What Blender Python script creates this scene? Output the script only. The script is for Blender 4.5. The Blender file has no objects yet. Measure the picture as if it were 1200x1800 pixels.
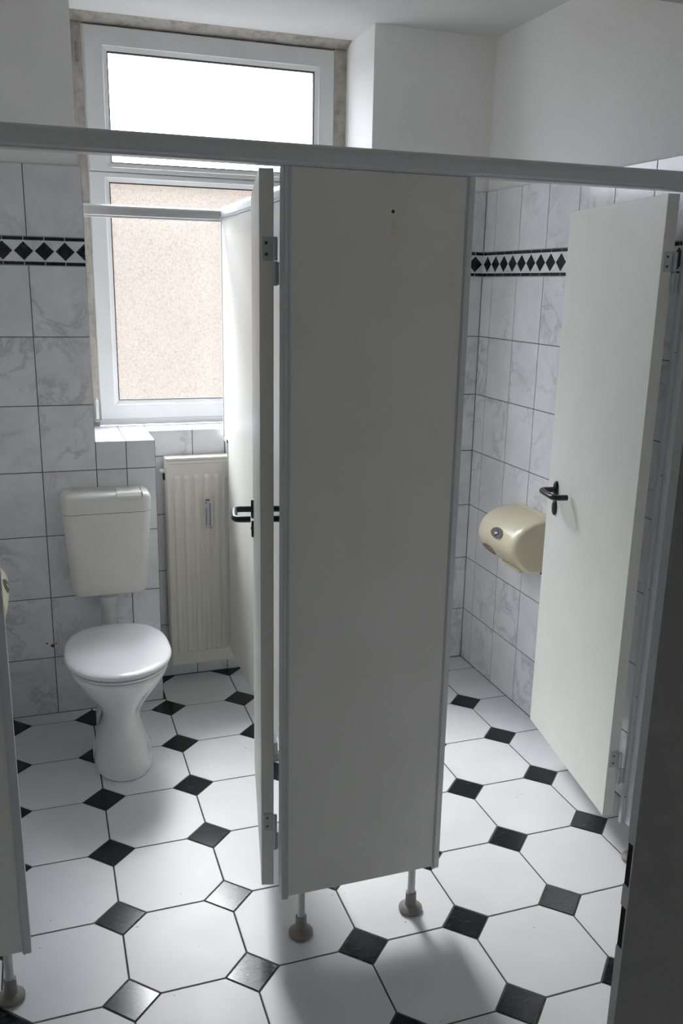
import bpy, bmesh, math, random
from mathutils import Vector, Matrix
random.seed(7)
S = bpy.context.scene
COL = S.collection

# ------------------------------------------------------------------ camera
cam_d = bpy.data.cameras.new('camera'); cam = bpy.data.objects.new('camera', cam_d); COL.objects.link(cam)
RW = [(0.9463435, -0.3225830, 0.0193424), (-0.0631490, -0.2432928, -0.9678950), (0.3169323, 0.9147398, -0.2506094)]
r_, d_, f_ = (Vector(v) for v in RW)
cam.matrix_world = Matrix(((r_.x, -d_.x, -f_.x, -0.42006), (r_.y, -d_.y, -f_.y, -2.13045), (r_.z, -d_.z, -f_.z, 1.69590), (0, 0, 0, 1)))
cam_d.sensor_fit = 'VERTICAL'; cam_d.sensor_height = 36.0; cam_d.lens = 36.0 * 1541.7 / 1800.0
cam_d.clip_start = 0.02; cam_d.clip_end = 200
S.camera = cam

# ------------------------------------------------------------------ sky, exposure
W = bpy.data.worlds.new('overcast_sky'); S.world = W; W.use_nodes = True
bg = W.node_tree.nodes['Background']
# standard overcast sky: three times brighter at the zenith than at the horizon
wn = W.node_tree
tc = wn.nodes.new('ShaderNodeTexCoord'); sx = wn.nodes.new('ShaderNodeSeparateXYZ'); wn.links.new(tc.outputs['Generated'], sx.inputs[0])
mr = wn.nodes.new('ShaderNodeMapRange'); wn.links.new(sx.outputs['Z'], mr.inputs['Value'])
SKY = 18.0
mr.inputs['From Min'].default_value = 0.0; mr.inputs['From Max'].default_value = 1.0
mr.inputs['To Min'].default_value = SKY / 3; mr.inputs['To Max'].default_value = SKY
bg.inputs['Color'].default_value = (0.90, 0.96, 1.05, 1); wn.links.new(mr.outputs[0], bg.inputs['Strength'])
S.view_settings.view_transform = 'Standard'; S.view_settings.look = 'None'
S.view_settings.gamma = 1.0; S.view_settings.use_curve_mapping = False
S.view_settings.exposure = 0.17
try:
    S.cycles.max_bounces = 14; S.cycles.diffuse_bounces = 8; S.cycles.transparent_max_bounces = 12
except Exception: pass
sl = bpy.data.lights.new('hazy_sun', 'SUN'); sl.energy = 14.5; sl.angle = math.radians(36); sl.color = (1.0, 0.985, 0.96)
so = bpy.data.objects.new('hazy_sun', sl); COL.objects.link(so)
so.rotation_euler = Vector((0.11, -math.cos(math.radians(50)), -math.sin(math.radians(50)))).to_track_quat('-Z', 'Y').to_euler()
pl = bpy.data.lights.new('window_portal', 'AREA'); pl.shape = 'RECTANGLE'; pl.size = 1.0; pl.size_y = 1.5
pl.cycles.is_portal = True
po = bpy.data.objects.new('window_portal', pl); COL.objects.link(po)
po.location = (0.325, 1.80, 1.87); po.rotation_euler = (-math.pi / 2, 0, 0)

# ------------------------------------------------------------------ dimensions (metres)
P, DH = 0.3004, 0.0699               # floor grid pitch, half diagonal of the black inserts
YL, YN, YR, YW = 1.284, 1.504, 1.336, 1.663   # back wall left, niche, back wall right, window
XL, XR = -0.732, 1.394                # side walls
XE, XB, XV = -0.2323, -0.0093, 0.88  # reveal edge, box edge, right reveal
ZC, ZS, ZT = 2.665, 1.10, 2.075      # ceiling, sill, tile top
YF = -0.2086                         # cubicle front
YD = -1.380                          # entrance frame face

# ------------------------------------------------------------------ materials
M = {}
def mat(name, col, rough=0.5, metal=0.0, spec=0.5, build=None, coat=0.0):
    m = bpy.data.materials.new(name); m.use_nodes = True
    nt = m.node_tree; b = nt.nodes['Principled BSDF']
    b.inputs['Base Color'].default_value = (*col, 1); b.inputs['Roughness'].default_value = rough
    b.inputs['Metallic'].default_value = metal; b.inputs['Specular IOR Level'].default_value = spec
    b.inputs['Coat Weight'].default_value = coat; b.inputs['Coat Roughness'].default_value = 0.08
    if build: build(nt, b)
    M[name] = m
    return m
def N(nt, t, **kw):
    n = nt.nodes.new(t)
    for k, v in kw.items():
        if k in n.inputs.keys(): n.inputs[k].default_value = v
        else: setattr(n, k, v)
    return n
def worldvec(nt, jitter=7.0, scale=(1, 1, 1)):
    g = N(nt, 'ShaderNodeNewGeometry'); oi = N(nt, 'ShaderNodeObjectInfo')
    m = N(nt, 'ShaderNodeVectorMath', operation='MULTIPLY_ADD')
    nt.links.new(oi.outputs['Random'], m.inputs[0]); m.inputs[1].default_value = (jitter, jitter * 1.7, jitter * 0.6)
    nt.links.new(g.outputs['Position'], m.inputs[2])
    s = N(nt, 'ShaderNodeVectorMath', operation='MULTIPLY'); nt.links.new(m.outputs[0], s.inputs[0]); s.inputs[1].default_value = scale
    return s.outputs[0]
def ramp(nt, fac, stops):
    r = N(nt, 'ShaderNodeValToRGB'); e = r.color_ramp.elements
    while len(e) > 1: e.remove(e[-1])
    e[0].position, e[0].color = stops[0][0], (*stops[0][1], 1)
    for p, c in stops[1:]:
        x = e.new(p); x.color = (*c, 1)
    nt.links.new(fac, r.inputs[0]); return r.outputs[0]
def mul(nt, a, b, fac=1.0, mode='MULTIPLY'):
    m = N(nt, 'ShaderNodeMix', data_type='RGBA', blend_type=mode); m.inputs[0].default_value = fac
    nt.links.new(a, m.inputs[6]); nt.links.new(b, m.inputs[7]); return m.outputs[2]
def speckle(lo, hi, scale=40.0, detail=4.0):
    def f(nt, b):
        n = N(nt, 'ShaderNodeTexNoise', Scale=scale, Detail=detail); nt.links.new(worldvec(nt, 0), n.inputs['Vector'])
        nt.links.new(ramp(nt, n.outputs[0], [(0.3, lo), (0.7, hi)]), b.inputs['Base Color'])
    return f
def marble(nt, b):
    v = worldvec(nt, 9.0)
    w = N(nt, 'ShaderNodeTexNoise', Scale=5.5, Detail=7.0, Roughness=0.62, Distortion=0.45); nt.links.new(v, w.inputs['Vector'])
    a = N(nt, 'ShaderNodeMath', operation='SUBTRACT'); nt.links.new(w.outputs[0], a.inputs[0]); a.inputs[1].default_value = 0.5
    ab = N(nt, 'ShaderNodeMath', operation='ABSOLUTE'); nt.links.new(a.outputs[0], ab.inputs[0])
    vein = ramp(nt, ab.outputs[0], [(0.0, (0.72, 0.72, 0.74)), (0.015, (0.86, 0.86, 0.87)), (0.05, (1, 1, 1))])
    m2 = N(nt, 'ShaderNodeTexNoise', Scale=3.0, Detail=2.0); nt.links.new(v, m2.inputs['Vector'])
    mask = ramp(nt, m2.outputs[0], [(0.44, (0, 0, 0)), (0.62, (1, 1, 1))])
    cl = N(nt, 'ShaderNodeTexNoise', Scale=9.0, Detail=5.0); nt.links.new(v, cl.inputs['Vector'])
    cloud = ramp(nt, cl.outputs[0], [(0.3, (0.76, 0.755, 0.78)), (0.65, (0.85, 0.845, 0.87))])
    mx = N(nt, 'ShaderNodeMix', data_type='RGBA', blend_type='MULTIPLY'); nt.links.new(mask, mx.inputs[0])
    nt.links.new(cloud, mx.inputs[6]); nt.links.new(vein, mx.inputs[7])
    nt.links.new(mx.outputs[2], b.inputs['Base Color'])
def serpentine(nt, b):
    v = worldvec(nt, 5.0, (1, 3.0, 1))
    n = N(nt, 'ShaderNodeTexNoise', Scale=26.0, Detail=7.0, Roughness=0.68, Distortion=0.8); nt.links.new(v, n.inputs['Vector'])
    c = ramp(nt, n.outputs[0], [(0.35, (0.005, 0.007, 0.008)), (0.58, (0.011, 0.018, 0.018)), (0.68, (0.026, 0.042, 0.040)), (0.82, (0.10, 0.13, 0.13))])
    nt.links.new(c, b.inputs['Base Color'])
def octo(nt, b):
    v = worldvec(nt, 3.0)
    n = N(nt, 'ShaderNodeTexNoise', Scale=6.0, Detail=3.0); nt.links.new(v, n.inputs['Vector'])
    c = ramp(nt, n.outputs[0], [(0.3, (0.70, 0.71, 0.725)), (0.7, (0.75, 0.76, 0.775))])
    d = N(nt, 'ShaderNodeTexNoise', Scale=75.0, Detail=1.0); nt.links.new(v, d.inputs['Vector'])
    dirt = ramp(nt, d.outputs[0], [(0.180, (0.40, 0.38, 0.35)), (0.20, (1, 1, 1))])
    nt.links.new(mul(nt, c, dirt), b.inputs['Base Color'])
    rn = ramp(nt, n.outputs[0], [(0.3, (0.40,) * 3), (0.7, (0.48,) * 3)]); nt.links.new(rn, b.inputs['Roughness'])
def laminate(nt, b):
    n = N(nt, 'ShaderNodeTexNoise', Scale=7.0, Detail=4.0); nt.links.new(worldvec(nt, 1.0), n.inputs['Vector'])
    nt.links.new(ramp(nt, n.outputs[0], [(0.3, (0.715, 0.715, 0.675)), (0.7, (0.755, 0.755, 0.715))]), b.inputs['Base Color'])
    f = N(nt, 'ShaderNodeTexNoise', Scale=900.0, Detail=1.0); bp = N(nt, 'ShaderNodeBump', Strength=0.03)
    nt.links.new(f.outputs[0], bp.inputs['Height']); nt.links.new(bp.outputs[0], b.inputs['Normal'])
def paint(nt, b):
    n = N(nt, 'ShaderNodeTexNoise', Scale=3.0, Detail=5.0); nt.links.new(worldvec(nt, 0), n.inputs['Vector'])
    nt.links.new(ramp(nt, n.outputs[0], [(0.3, (0.86, 0.855, 0.84)), (0.7, (0.89, 0.885, 0.87))]), b.inputs['Base Color'])
    f = N(nt, 'ShaderNodeTexNoise', Scale=120.0, Detail=3.0); bp = N(nt, 'ShaderNodeBump', Strength=0.08, Distance=0.01)
    nt.links.new(f.outputs[0], bp.inputs['Height']); nt.links.new(bp.outputs[0], b.inputs['Normal'])
def plaster_dirty(nt, b):
    n = N(nt, 'ShaderNodeTexNoise', Scale=22.0, Detail=6.0, Roughness=0.7); nt.links.new(worldvec(nt, 0), n.inputs['Vector'])
    nt.links.new(ramp(nt, n.outputs[0], [(0.25, (0.22, 0.19, 0.16)), (0.5, (0.40, 0.37, 0.33)), (0.75, (0.50, 0.48, 0.44))]), b.inputs['Base Color'])
    bp = N(nt, 'ShaderNodeBump', Strength=0.4, Distance=0.01); nt.links.new(n.outputs[0], bp.inputs['Height']); nt.links.new(bp.outputs[0], b.inputs['Normal'])

mat('paint', (0.82, 0.815, 0.80), 0.85, build=paint)
mat('ceiling_paint', (0.72, 0.72, 0.71), 0.9, build=speckle((0.62, 0.62, 0.61), (0.66, 0.66, 0.65), 3))
mat('marble_tile', (0.8, 0.8, 0.82), 0.16, build=marble)
mat('marble_field', (0.62, 0.62, 0.64), 0.25, build=marble)
mat('green_marble', (0.01, 0.02, 0.02), 0.22, build=serpentine)
mat('green_marble_floor', (0.01, 0.02, 0.02), 0.17, spec=0.32, build=serpentine)
mat('floor_tile', (0.74, 0.74, 0.735), 0.34, build=octo)
mat('grout', (0.075, 0.065, 0.06), 0.9, build=speckle((0.055, 0.048, 0.044), (0.10, 0.088, 0.08)))
mat('wall_grout', (0.13, 0.12, 0.115), 0.9, build=speckle((0.11, 0.10, 0.095), (0.16, 0.15, 0.145)))
mat('laminate', (0.74, 0.745, 0.725), 0.42, build=laminate)
mat('aluminium', (0.60, 0.605, 0.61), 0.42, 0.35, build=speckle((0.585, 0.59, 0.595), (0.615, 0.62, 0.625), 60))
mat('grey_metal', (0.50, 0.51, 0.52), 0.40, 0.6, build=speckle((0.47, 0.48, 0.49), (0.53, 0.54, 0.55), 60))
mat('grey_plastic', (0.25, 0.238, 0.225), 0.5, build=speckle((0.235, 0.223, 0.21), (0.265, 0.253, 0.24), 80))
mat('nylon', (0.012, 0.011, 0.011), 0.28, build=speckle((0.010, 0.009, 0.009), (0.016, 0.014, 0.014), 90))
mat('ceramic', (0.80, 0.80, 0.785), 0.10, coat=0.5, build=speckle((0.77, 0.77, 0.755), (0.82, 0.82, 0.81), 8))
mat('seat_plastic', (0.80, 0.81, 0.82), 0.16, build=speckle((0.78, 0.79, 0.80), (0.82, 0.83, 0.84), 8))
mat('cistern_plastic', (0.78, 0.77, 0.73), 0.30, build=speckle((0.75, 0.74, 0.70), (0.80, 0.79, 0.755), 8))
mat('radiator_enamel', (0.76, 0.745, 0.66), 0.32, build=speckle((0.73, 0.715, 0.63), (0.78, 0.765, 0.685), 8))
mat('beige_plastic', (0.72, 0.66, 0.48), 0.22, build=speckle((0.70, 0.64, 0.46), (0.74, 0.68, 0.50), 10))
mat('badge', (0.16, 0.145, 0.10), 0.25, build=speckle((0.14, 0.125, 0.085), (0.19, 0.17, 0.12), 200))
mat('badge_blue', (0.03, 0.03, 0.12), 0.3, build=speckle((0.025, 0.025, 0.10), (0.04, 0.04, 0.15), 200))
mat('badge_white', (0.7, 0.7, 0.75), 0.3, build=speckle((0.66, 0.66, 0.72), (0.74, 0.74, 0.80), 200))
mat('brown_window', (0.23, 0.15, 0.09), 0.15, build=speckle((0.20, 0.13, 0.075), (0.27, 0.18, 0.11), 40))
mat('white_plastic', (0.66, 0.67, 0.66), 0.28, build=speckle((0.64, 0.65, 0.64), (0.68, 0.69, 0.68), 8))
mat('rubber_and_gap_shade', (0.012, 0.012, 0.014), 0.6, build=speckle((0.01, 0.01, 0.012), (0.016, 0.016, 0.018), 90))
mat('dirty_plaster', (0.4, 0.37, 0.33), 0.95, build=plaster_dirty)
mat('steel_frame', (0.72, 0.715, 0.72), 0.45, build=speckle((0.70, 0.695, 0.70), (0.74, 0.735, 0.74), 30))
mat('black_void', (0.008, 0.006, 0.006), 0.8, build=speckle((0.007, 0.005, 0.005), (0.010, 0.008, 0.008), 60))
mat('corridor_paint', (0.82, 0.81, 0.79), 0.85, build=speckle((0.80, 0.79, 0.77), (0.84, 0.83, 0.81), 5))
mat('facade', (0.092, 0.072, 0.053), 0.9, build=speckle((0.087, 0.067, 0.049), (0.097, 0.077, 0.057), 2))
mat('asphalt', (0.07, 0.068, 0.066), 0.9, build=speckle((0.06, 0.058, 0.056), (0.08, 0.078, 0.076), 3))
mat('corridor_floor', (0.6, 0.6, 0.59), 0.5, build=speckle((0.57, 0.57, 0.56), (0.63, 0.63, 0.62), 3))
mat('screw', (0.10, 0.10, 0.10), 0.35, 0.9, build=speckle((0.08, 0.08, 0.08), (0.13, 0.13, 0.13), 90))
mat('tube_scale', (0.55, 0.55, 0.60), 0.3, build=speckle((0.50, 0.50, 0.56), (0.60, 0.60, 0.65), 300))
mat('dark_fluid', (0.03, 0.025, 0.03), 0.3, build=speckle((0.025, 0.02, 0.025), (0.04, 0.03, 0.04), 90))
mat('yellow_plastic', (0.45, 0.36, 0.06), 0.4, build=speckle((0.42, 0.33, 0.05), (0.50, 0.40, 0.08), 90))

# laminate with the screw hole's glue stain
def stained(nt, b):
    laminate(nt, b)
    src = b.inputs['Base Color'].links[0].from_socket
    g = N(nt, 'ShaderNodeNewGeometry'); sp = N(nt, 'ShaderNodeSeparateXYZ'); nt.links.new(g.outputs['Position'], sp.inputs[0])
    def band(out, c, h):
        s = N(nt, 'ShaderNodeMath', operation='SUBTRACT'); nt.links.new(out, s.inputs[0]); s.inputs[1].default_value = c
        a = N(nt, 'ShaderNodeMath', operation='ABSOLUTE'); nt.links.new(s.outputs[0], a.inputs[0])
        l = N(nt, 'ShaderNodeMath', operation='LESS_THAN'); nt.links.new(a.outputs[0], l.inputs[0]); l.inputs[1].default_value = h; return l.outputs[0]
    n = N(nt, 'ShaderNodeTexNoise', Scale=90.0, Detail=3.0); nt.links.new(g.outputs['Position'], n.inputs['Vector'])
    th = N(nt, 'ShaderNodeMath', operation='GREATER_THAN'); nt.links.new(n.outputs[0], th.inputs[0]); th.inputs[1].default_value = 0.45
    m1 = N(nt, 'ShaderNodeMath', operation='MULTIPLY'); nt.links.new(band(sp.outputs[0], 0.352, 0.008), m1.inputs[0]); nt.links.new(band(sp.outputs[2], 1.822, 0.018), m1.inputs[1])
    m2 = N(nt, 'ShaderNodeMath', operation='MULTIPLY'); nt.links.new(m1.outputs[0], m2.inputs[0]); nt.links.new(th.outputs[0], m2.inputs[1])
    mx = N(nt, 'ShaderNodeMix', data_type='RGBA'); nt.links.new(m2.outputs[0], mx.inputs[0]); nt.links.new(src, mx.inputs[6]); mx.inputs[7].default_value = (0.69, 0.65, 0.50, 1)
    nt.links.new(mx.outputs[2], b.inputs['Base Color'])
mat('laminate_stained', (0.74, 0.745, 0.725), 0.42, build=stained)

# structured (obscured) glass: relief that scatters part of the light
def glass():
    m = bpy.data.materials.new('structured_glass'); m.use_nodes = True; nt = m.node_tree
    for n in list(nt.nodes): nt.nodes.remove(n)
    out = N(nt, 'ShaderNodeOutputMaterial')
    g = N(nt, 'ShaderNodeNewGeometry')
    def strands(sc):
        s = N(nt, 'ShaderNodeVectorMath', operation='MULTIPLY'); nt.links.new(g.outputs['Position'], s.inputs[0]); s.inputs[1].default_value = sc
        n = N(nt, 'ShaderNodeTexVoronoi', Scale=1.0, distance='CHEBYCHEV'); nt.links.new(s.outputs[0], n.inputs['Vector']); return n.outputs['Distance']
    a = strands((80, 1, 230)); b = strands((230, 1, 80))
    mx = N(nt, 'ShaderNodeMath', operation='MULTIPLY'); nt.links.new(a, mx.inputs[0]); nt.links.new(b, mx.inputs[1])
    col = ramp(nt, mx.outputs[0], [(0.0, (1.0, 1.0, 1.0)), (0.06, (0.95, 0.95, 0.955)), (0.20, (0.80, 0.80, 0.815)), (0.5, (0.62, 0.62, 0.65))])
    tr = N(nt, 'ShaderNodeBsdfTransparent'); tl = N(nt, 'ShaderNodeBsdfTranslucent'); gl = N(nt, 'ShaderNodeBsdfGlossy', Roughness=0.15)
    nt.links.new(col, tr.inputs[0]); nt.links.new(col, tl.inputs[0])
    bp = N(nt, 'ShaderNodeBump', Strength=0.5, Distance=0.002); nt.links.new(mx.outputs[0], bp.inputs['Height']); nt.links.new(bp.outputs[0], gl.inputs['Normal'])
    m1 = N(nt, 'ShaderNodeMixShader'); m1.inputs[0].default_value = 0.035; nt.links.new(tr.outputs[0], m1.inputs[1]); nt.links.new(tl.outputs[0], m1.inputs[2])
    m2 = N(nt, 'ShaderNodeMixShader'); m2.inputs[0].default_value = 0.05; nt.links.new(m1.outputs[0], m2.inputs[1]); nt.links.new(gl.outputs[0], m2.inputs[2])
    nt.links.new(m2.outputs[0], out.inputs[0]); M['glass'] = m
glass()

# ------------------------------------------------------------------ mesh helpers
def link(name, me, m, parent=None, loc=(0, 0, 0), rz=0.0, smooth=False):
    o = bpy.data.objects.new(name, me); COL.objects.link(o)
    if m and not me.materials: me.materials.append(M[m])
    if smooth:
        for p in me.polygons: p.use_smooth = True
    o.parent = parent; o.location = loc; o.rotation_euler = (0, 0, rz)
    return o
def mesh(name, v, f):
    me = bpy.data.meshes.new(name); me.from_pydata([tuple(x) for x in v], [], f); me.update(); return me
def fixn(me):
    bm = bmesh.new(); bm.from_mesh(me); bmesh.ops.recalc_face_normals(bm, faces=bm.faces); bm.to_mesh(me); bm.free(); return me
def autosmooth(me, ang=40):
    bm = bmesh.new(); bm.from_mesh(me); a = math.radians(ang)
    for f in bm.faces: f.smooth = True
    for e in bm.edges:
        e.smooth = not (len(e.link_faces) == 2 and e.calc_face_angle(0) > a)
    bm.to_mesh(me); bm.free(); return me
def box_mesh(name, x0, x1, y0, y1, z0, z1, bev=0.0):
    bm = bmesh.new()
    vs = [bm.verts.new((x, y, z)) for z in (z0, z1) for y in (y0, y1) for x in (x0, x1)]
    for f in ((0, 2, 3, 1), (4, 5, 7, 6), (0, 1, 5, 4), (2, 6, 7, 3), (0, 4, 6, 2), (1, 3, 7, 5)): bm.faces.new([vs[i] for i in f])
    if bev: bmesh.ops.bevel(bm, geom=list(bm.edges), offset=bev, segments=2, affect='EDGES', profile=0.5)
    me = bpy.data.meshes.new(name); bm.to_mesh(me); bm.free(); return me
def box(name, m, parent, x0, x1, y0, y1, z0, z1, bev=0.0, loc=(0, 0, 0)):
    return link(name, box_mesh(name, x0, x1, y0, y1, z0, z1, bev), m, parent, loc)
def boxes(name, m, parent, lst, bev=0.0):
    bm = bmesh.new()
    for b in lst:
        t = box_mesh('t', *b, bev); bm.from_mesh(t); bpy.data.meshes.remove(t)
    me = bpy.data.meshes.new(name); bm.to_mesh(me); bm.free(); return link(name, me, m, parent)
def prism(name, m, parent, poly, axis, a, b, bev=0.0, loc=(0, 0, 0), smooth=False):
    """extrude 2-D polygon along axis ('x': poly=(y,z), 'y': poly=(x,z), 'z': poly=(x,y))"""
    def pt(p, t): return {'x': (t, p[0], p[1]), 'y': (p[0], t, p[1]), 'z': (p[0], p[1], t)}[axis]
    n = len(poly); v = [pt(p, a) for p in poly] + [pt(p, b) for p in poly]
    f = [tuple(range(n)), tuple(range(n, 2 * n))] + [(i, (i + 1) % n, (i + 1) % n + n, i + n) for i in range(n)]
    me = fixn(mesh(name, v, f))
    if bev:
        bm = bmesh.new(); bm.from_mesh(me); bmesh.ops.bevel(bm, geom=list(bm.edges), offset=bev, segments=2, affect='EDGES'); bm.to_mesh(me); bm.free()
    if smooth: autosmooth(me)
    return link(name, me, m, parent, loc)
def lathe(name, m, parent, prof, loc=(0, 0, 0), seg=24, axis='z'):
    v, f = [], []
    for r, z in prof:
        for k in range(seg):
            t = 2 * math.pi * k / seg; x, y = r * math.cos(t), r * math.sin(t)
            v.append({'z': (x, y, z), 'y': (x, z, y), 'x': (z, x, y)}[axis])
    for i in range(len(prof) - 1):
        for k in range(seg):
            a, b = i * seg + k, i * seg + (k + 1) % seg; f.append((a, b, b + seg, a + seg))
    f.append(tuple(range(seg))); f.append(tuple(range((len(prof) - 1) * seg, len(prof) * seg)))
    return link(name, autosmooth(fixn(mesh(name, v, f)), 35), m, parent, loc)
def loft(name, m, parent, rings, loc=(0, 0, 0), ang=50, cap=True):
    n = len(rings[0]); v = [p for r in rings for p in r]; f = []
    for i in range(len(rings) - 1):
        for k in range(n): f.append((i * n + k, i * n + (k + 1) % n, (i + 1) * n + (k + 1) % n, (i + 1) * n + k))
    if cap: f.append(tuple(range(n))); f.append(tuple(range((len(rings) - 1) * n, len(rings) * n)))
    return link(name, autosmooth(fixn(mesh(name, v, f)), ang), m, parent, loc)
def egg(cx, cy, a, bf, bb, z, n=40, ef=2.0, eb=2.0):
    """egg ring: front (−y) half-length bf, rear (+y) half-length bb"""
    r = []
    for k in range(n):
        t = 2 * math.pi * k / n; c, s = math.cos(t), math.sin(t)
        e = ef if s < 0 else eb
        x = a * math.copysign(abs(c) ** (2 / e), c); y = (bf if s < 0 else bb) * math.copysign(abs(s) ** (2 / e), s)
        r.append((cx + x, cy + y, z))
    return r
def rrect(x0, x1, y0, y1, z, r, n=5, rb=None):
    """rounded rectangle ring in xy at z; rear corners may have radius rb"""
    rb = r if rb is None else rb; out = []
    for (cx, cy, rr, t0) in ((x1 - rb, y1 - rb, rb, 0), (x0 + rb, y1 - rb, rb, 90), (x0 + r, y0 + r, r, 180), (x1 - r, y0 + r, r, 270)):
        for k in range(n + 1):
            t = math.radians(t0 + 90 * k / n); out.append((cx + rr * math.cos(t), cy + rr * math.sin(t), z))
    return out
def tube(name, m, parent, pts, r, loc=(0, 0, 0), seg=14, fillet=0.012):
    pts = [Vector(p) for p in pts]; path = [pts[0]]
    for i in range(1, len(pts) - 1):
        a = (pts[i - 1] - pts[i]).normalized(); c = (pts[i + 1] - pts[i]).normalized()
        p0, p1 = pts[i] + a * fillet, pts[i] + c * fillet
        for k in range(6):
            t = k / 5; path.append((1 - t) ** 2 * p0 + 2 * t * (1 - t) * pts[i] + t * t * p1)
    path.append(pts[-1]); v, f = [], []; up = None
    for i, p in enumerate(path):
        d = (path[min(i + 1, len(path) - 1)] - path[max(i - 1, 0)]).normalized()
        if up is None: up = d.orthogonal().normalized()
        up = (up - d * up.dot(d)).normalized(); w = d.cross(up)
        for k in range(seg):
            t = 2 * math.pi * k / seg; v.append(p + r * (up * math.cos(t) + w * math.sin(t)))
    for i in range(len(path) - 1):
        for k in range(seg): f.append((i * seg + k, i * seg + (k + 1) % seg, (i + 1) * seg + (k + 1) % seg, (i + 1) * seg + k))
    f.append(tuple(range(seg))); f.append(tuple(range((len(path) - 1) * seg, len(path) * seg)))
    return link(name, autosmooth(fixn(mesh(name, v, f)), 50), m, parent, loc)
def tag(o, label, cat, group=None, kind=None):
    o['label'] = label; o['category'] = cat
    if group: o['group'] = group
    if kind: o['kind'] = kind
    return o
def empty(name, loc, rz=0.0):
    e = bpy.data.objects.new(name, None); e.empty_display_size = 0.05; COL.objects.link(e); e.location = loc; e.rotation_euler = (0, 0, rz); return e

# ------------------------------------------------------------------ the room shell
GAP, TH = 0.0032, 0.008
floor = box('floor', 'grout', None, XL - 0.2, XR + 0.2, YD - 0.0, YN + 0.2, -0.15, -0.0016)
tag(floor, 'white octagon tiled floor with small black marble inserts and dark joints', 'floor', kind='structure')
cfloor = box('floor', 'corridor_floor', None, -1.15, 0.75, -2.75, YD - 0.001, -0.15, -0.002)
tag(cfloor, 'plain grey corridor floor outside the entrance', 'floor', kind='structure')
ceil = box('ceiling', 'ceiling_paint', None, -1.3, XR + 0.25, -2.9, YW + 0.20, ZC, ZC + 0.2)
tag(ceil, 'white painted flat ceiling above the cubicles', 'ceiling', kind='structure')

# floor pieces ------------------------------------------------------
def clip(poly, axis, val, keep_less):
    out = []
    for i, a in enumerate(poly):
        b = poly[(i + 1) % len(poly)]
        ia = (a[axis] <= val) == keep_less or a[axis] == val; ib = (b[axis] <= val) == keep_less or b[axis] == val
        if ia: out.append(a)
        if ia != ib:
            t = (val - a[axis]) / (b[axis] - a[axis]); out.append((a[0] + t * (b[0] - a[0]), a[1] + t * (b[1] - a[1])))
    return out
def area(p): return abs(sum(p[i][0] * p[(i + 1) % len(p)][1] - p[(i + 1) % len(p)][0] * p[i][1] for i in range(len(p)))) / 2
def slab(poly, th=0.006, ch=0.0008):
    n = len(poly); cx = sum(p[0] for p in poly) / n; cy = sum(p[1] for p in poly) / n
    def ins(p): d = Vector((cx - p[0], cy - p[1])); d = d.normalized() * ch * 1.4; return (p[0] + d.x, p[1] + d.y)
    v = [(x, y, -th) for x, y in poly] + [(x, y, -ch) for x, y in poly] + [(*ins(p), 0.0) for p in poly]
    f = [tuple(range(2 * n, 3 * n))]
    for k in range(2):
        f += [(k * n + i, k * n + (i + 1) % n, (k + 1) * n + (i + 1) % n, (k + 1) * n + i) for i in range(n)]
    return v, f
g = 0.0023
def octagon():
    h = P / 2 - g; c = DH + g * 0.4
    e = P / 2 - c
    return [(-e, -h), (e, -h), (h, -e), (h, e), (e, h), (-e, h), (-h, e), (-h, -e)]
def insert():
    d = DH - g * 1.4
    return [(-d, 0), (0, -d), (d, 0), (0, d)]
OCT, INS = octagon(), insert()
oct_me = fixn(mesh('octagon_tile', *slab(OCT))); ins_me = fixn(mesh('black_insert', *slab(INS)))
def lay(name, base, me, matn, cx, cy):
    lim = YL if cx < -0.02 else (YR if cx > 0.88 else YN)
    p = [(x + cx, y + cy) for x, y in base]; a0 = area(p)
    x0 = XL
    if abs(cx) < 0.02 and cy > YL: x0 = XB
    for ax, val, less in ((0, x0 + 0.001, False), (0, XR - 0.001, True), (1, lim - 0.001, True), (1, YD + 0.14, False)):
        p = clip(p, ax, val, less)
        if len(p) < 3: return
    a = area(p)
    if a < 2e-5: return
    if a > a0 - 1e-9: link(name, me, matn, floor, (cx, cy, 0)); return
    v, f = slab([(x - cx, y - cy) for x, y in p]); link(name, fixn(mesh(name, v, f)), matn, floor, (cx, cy, 0))
for i in range(-3, 6):
    for j in range(-5, 6):
        lay('octagon_tile', OCT, oct_me, 'floor_tile', (i + 0.5) * P, (j + 0.5) * P)
        lay('black_insert', INS, ins_me, 'green_marble_floor', i * P, j * P)

# walls ----------------------------------------------------------------
def wall(name, label, lst, m='paint'):
    return tag(boxes(name, m, None, lst), label, 'wall', kind='structure')
YO = YW + 0.20                       # outer face of the back wall
T = TH
wall_back = wall('wall_back', 'back wall with marble tiles, tiled plumbing box and deep window recess', [
    (XL - 0.2, XE - 0.012, YL + T, YO, 0, ZC), (XE - 0.012, XB - T, YL + T, YO, 0, ZS - T), (XB - T, XV, YN + T, YO, 0, ZS - T),
    (XV, XR + 0.2, YR + T, YO, 0, ZC), (XE - 0.012, XV, YW + 0.06, YO, 2.64, ZC)])
wall_right = wall('wall_right', 'white plaster wall tiled in grey-veined marble on the right', [(XR + T, XR + 0.2, YD + 0.02, YR + T, 0, ZC)])
wall_left = wall('wall_left', 'tiled side wall at the far left behind the cubicle panel', [(XL - 0.2, XL - T, YD + 0.02, YL + T, 0, ZC)])
wall_front = wall('wall_front', 'dim entrance wall around the doorway in the right foreground', [
    (0.36, XR + 0.2, YD + 0.012, YD + 0.13, 0, ZC), (-1.15, -0.70, YD + 0.012, YD + 0.13, 0, ZC), (-0.70, 0.36, YD + 0.012, YD + 0.13, 2.06, ZC)], 'corridor_paint')
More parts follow.
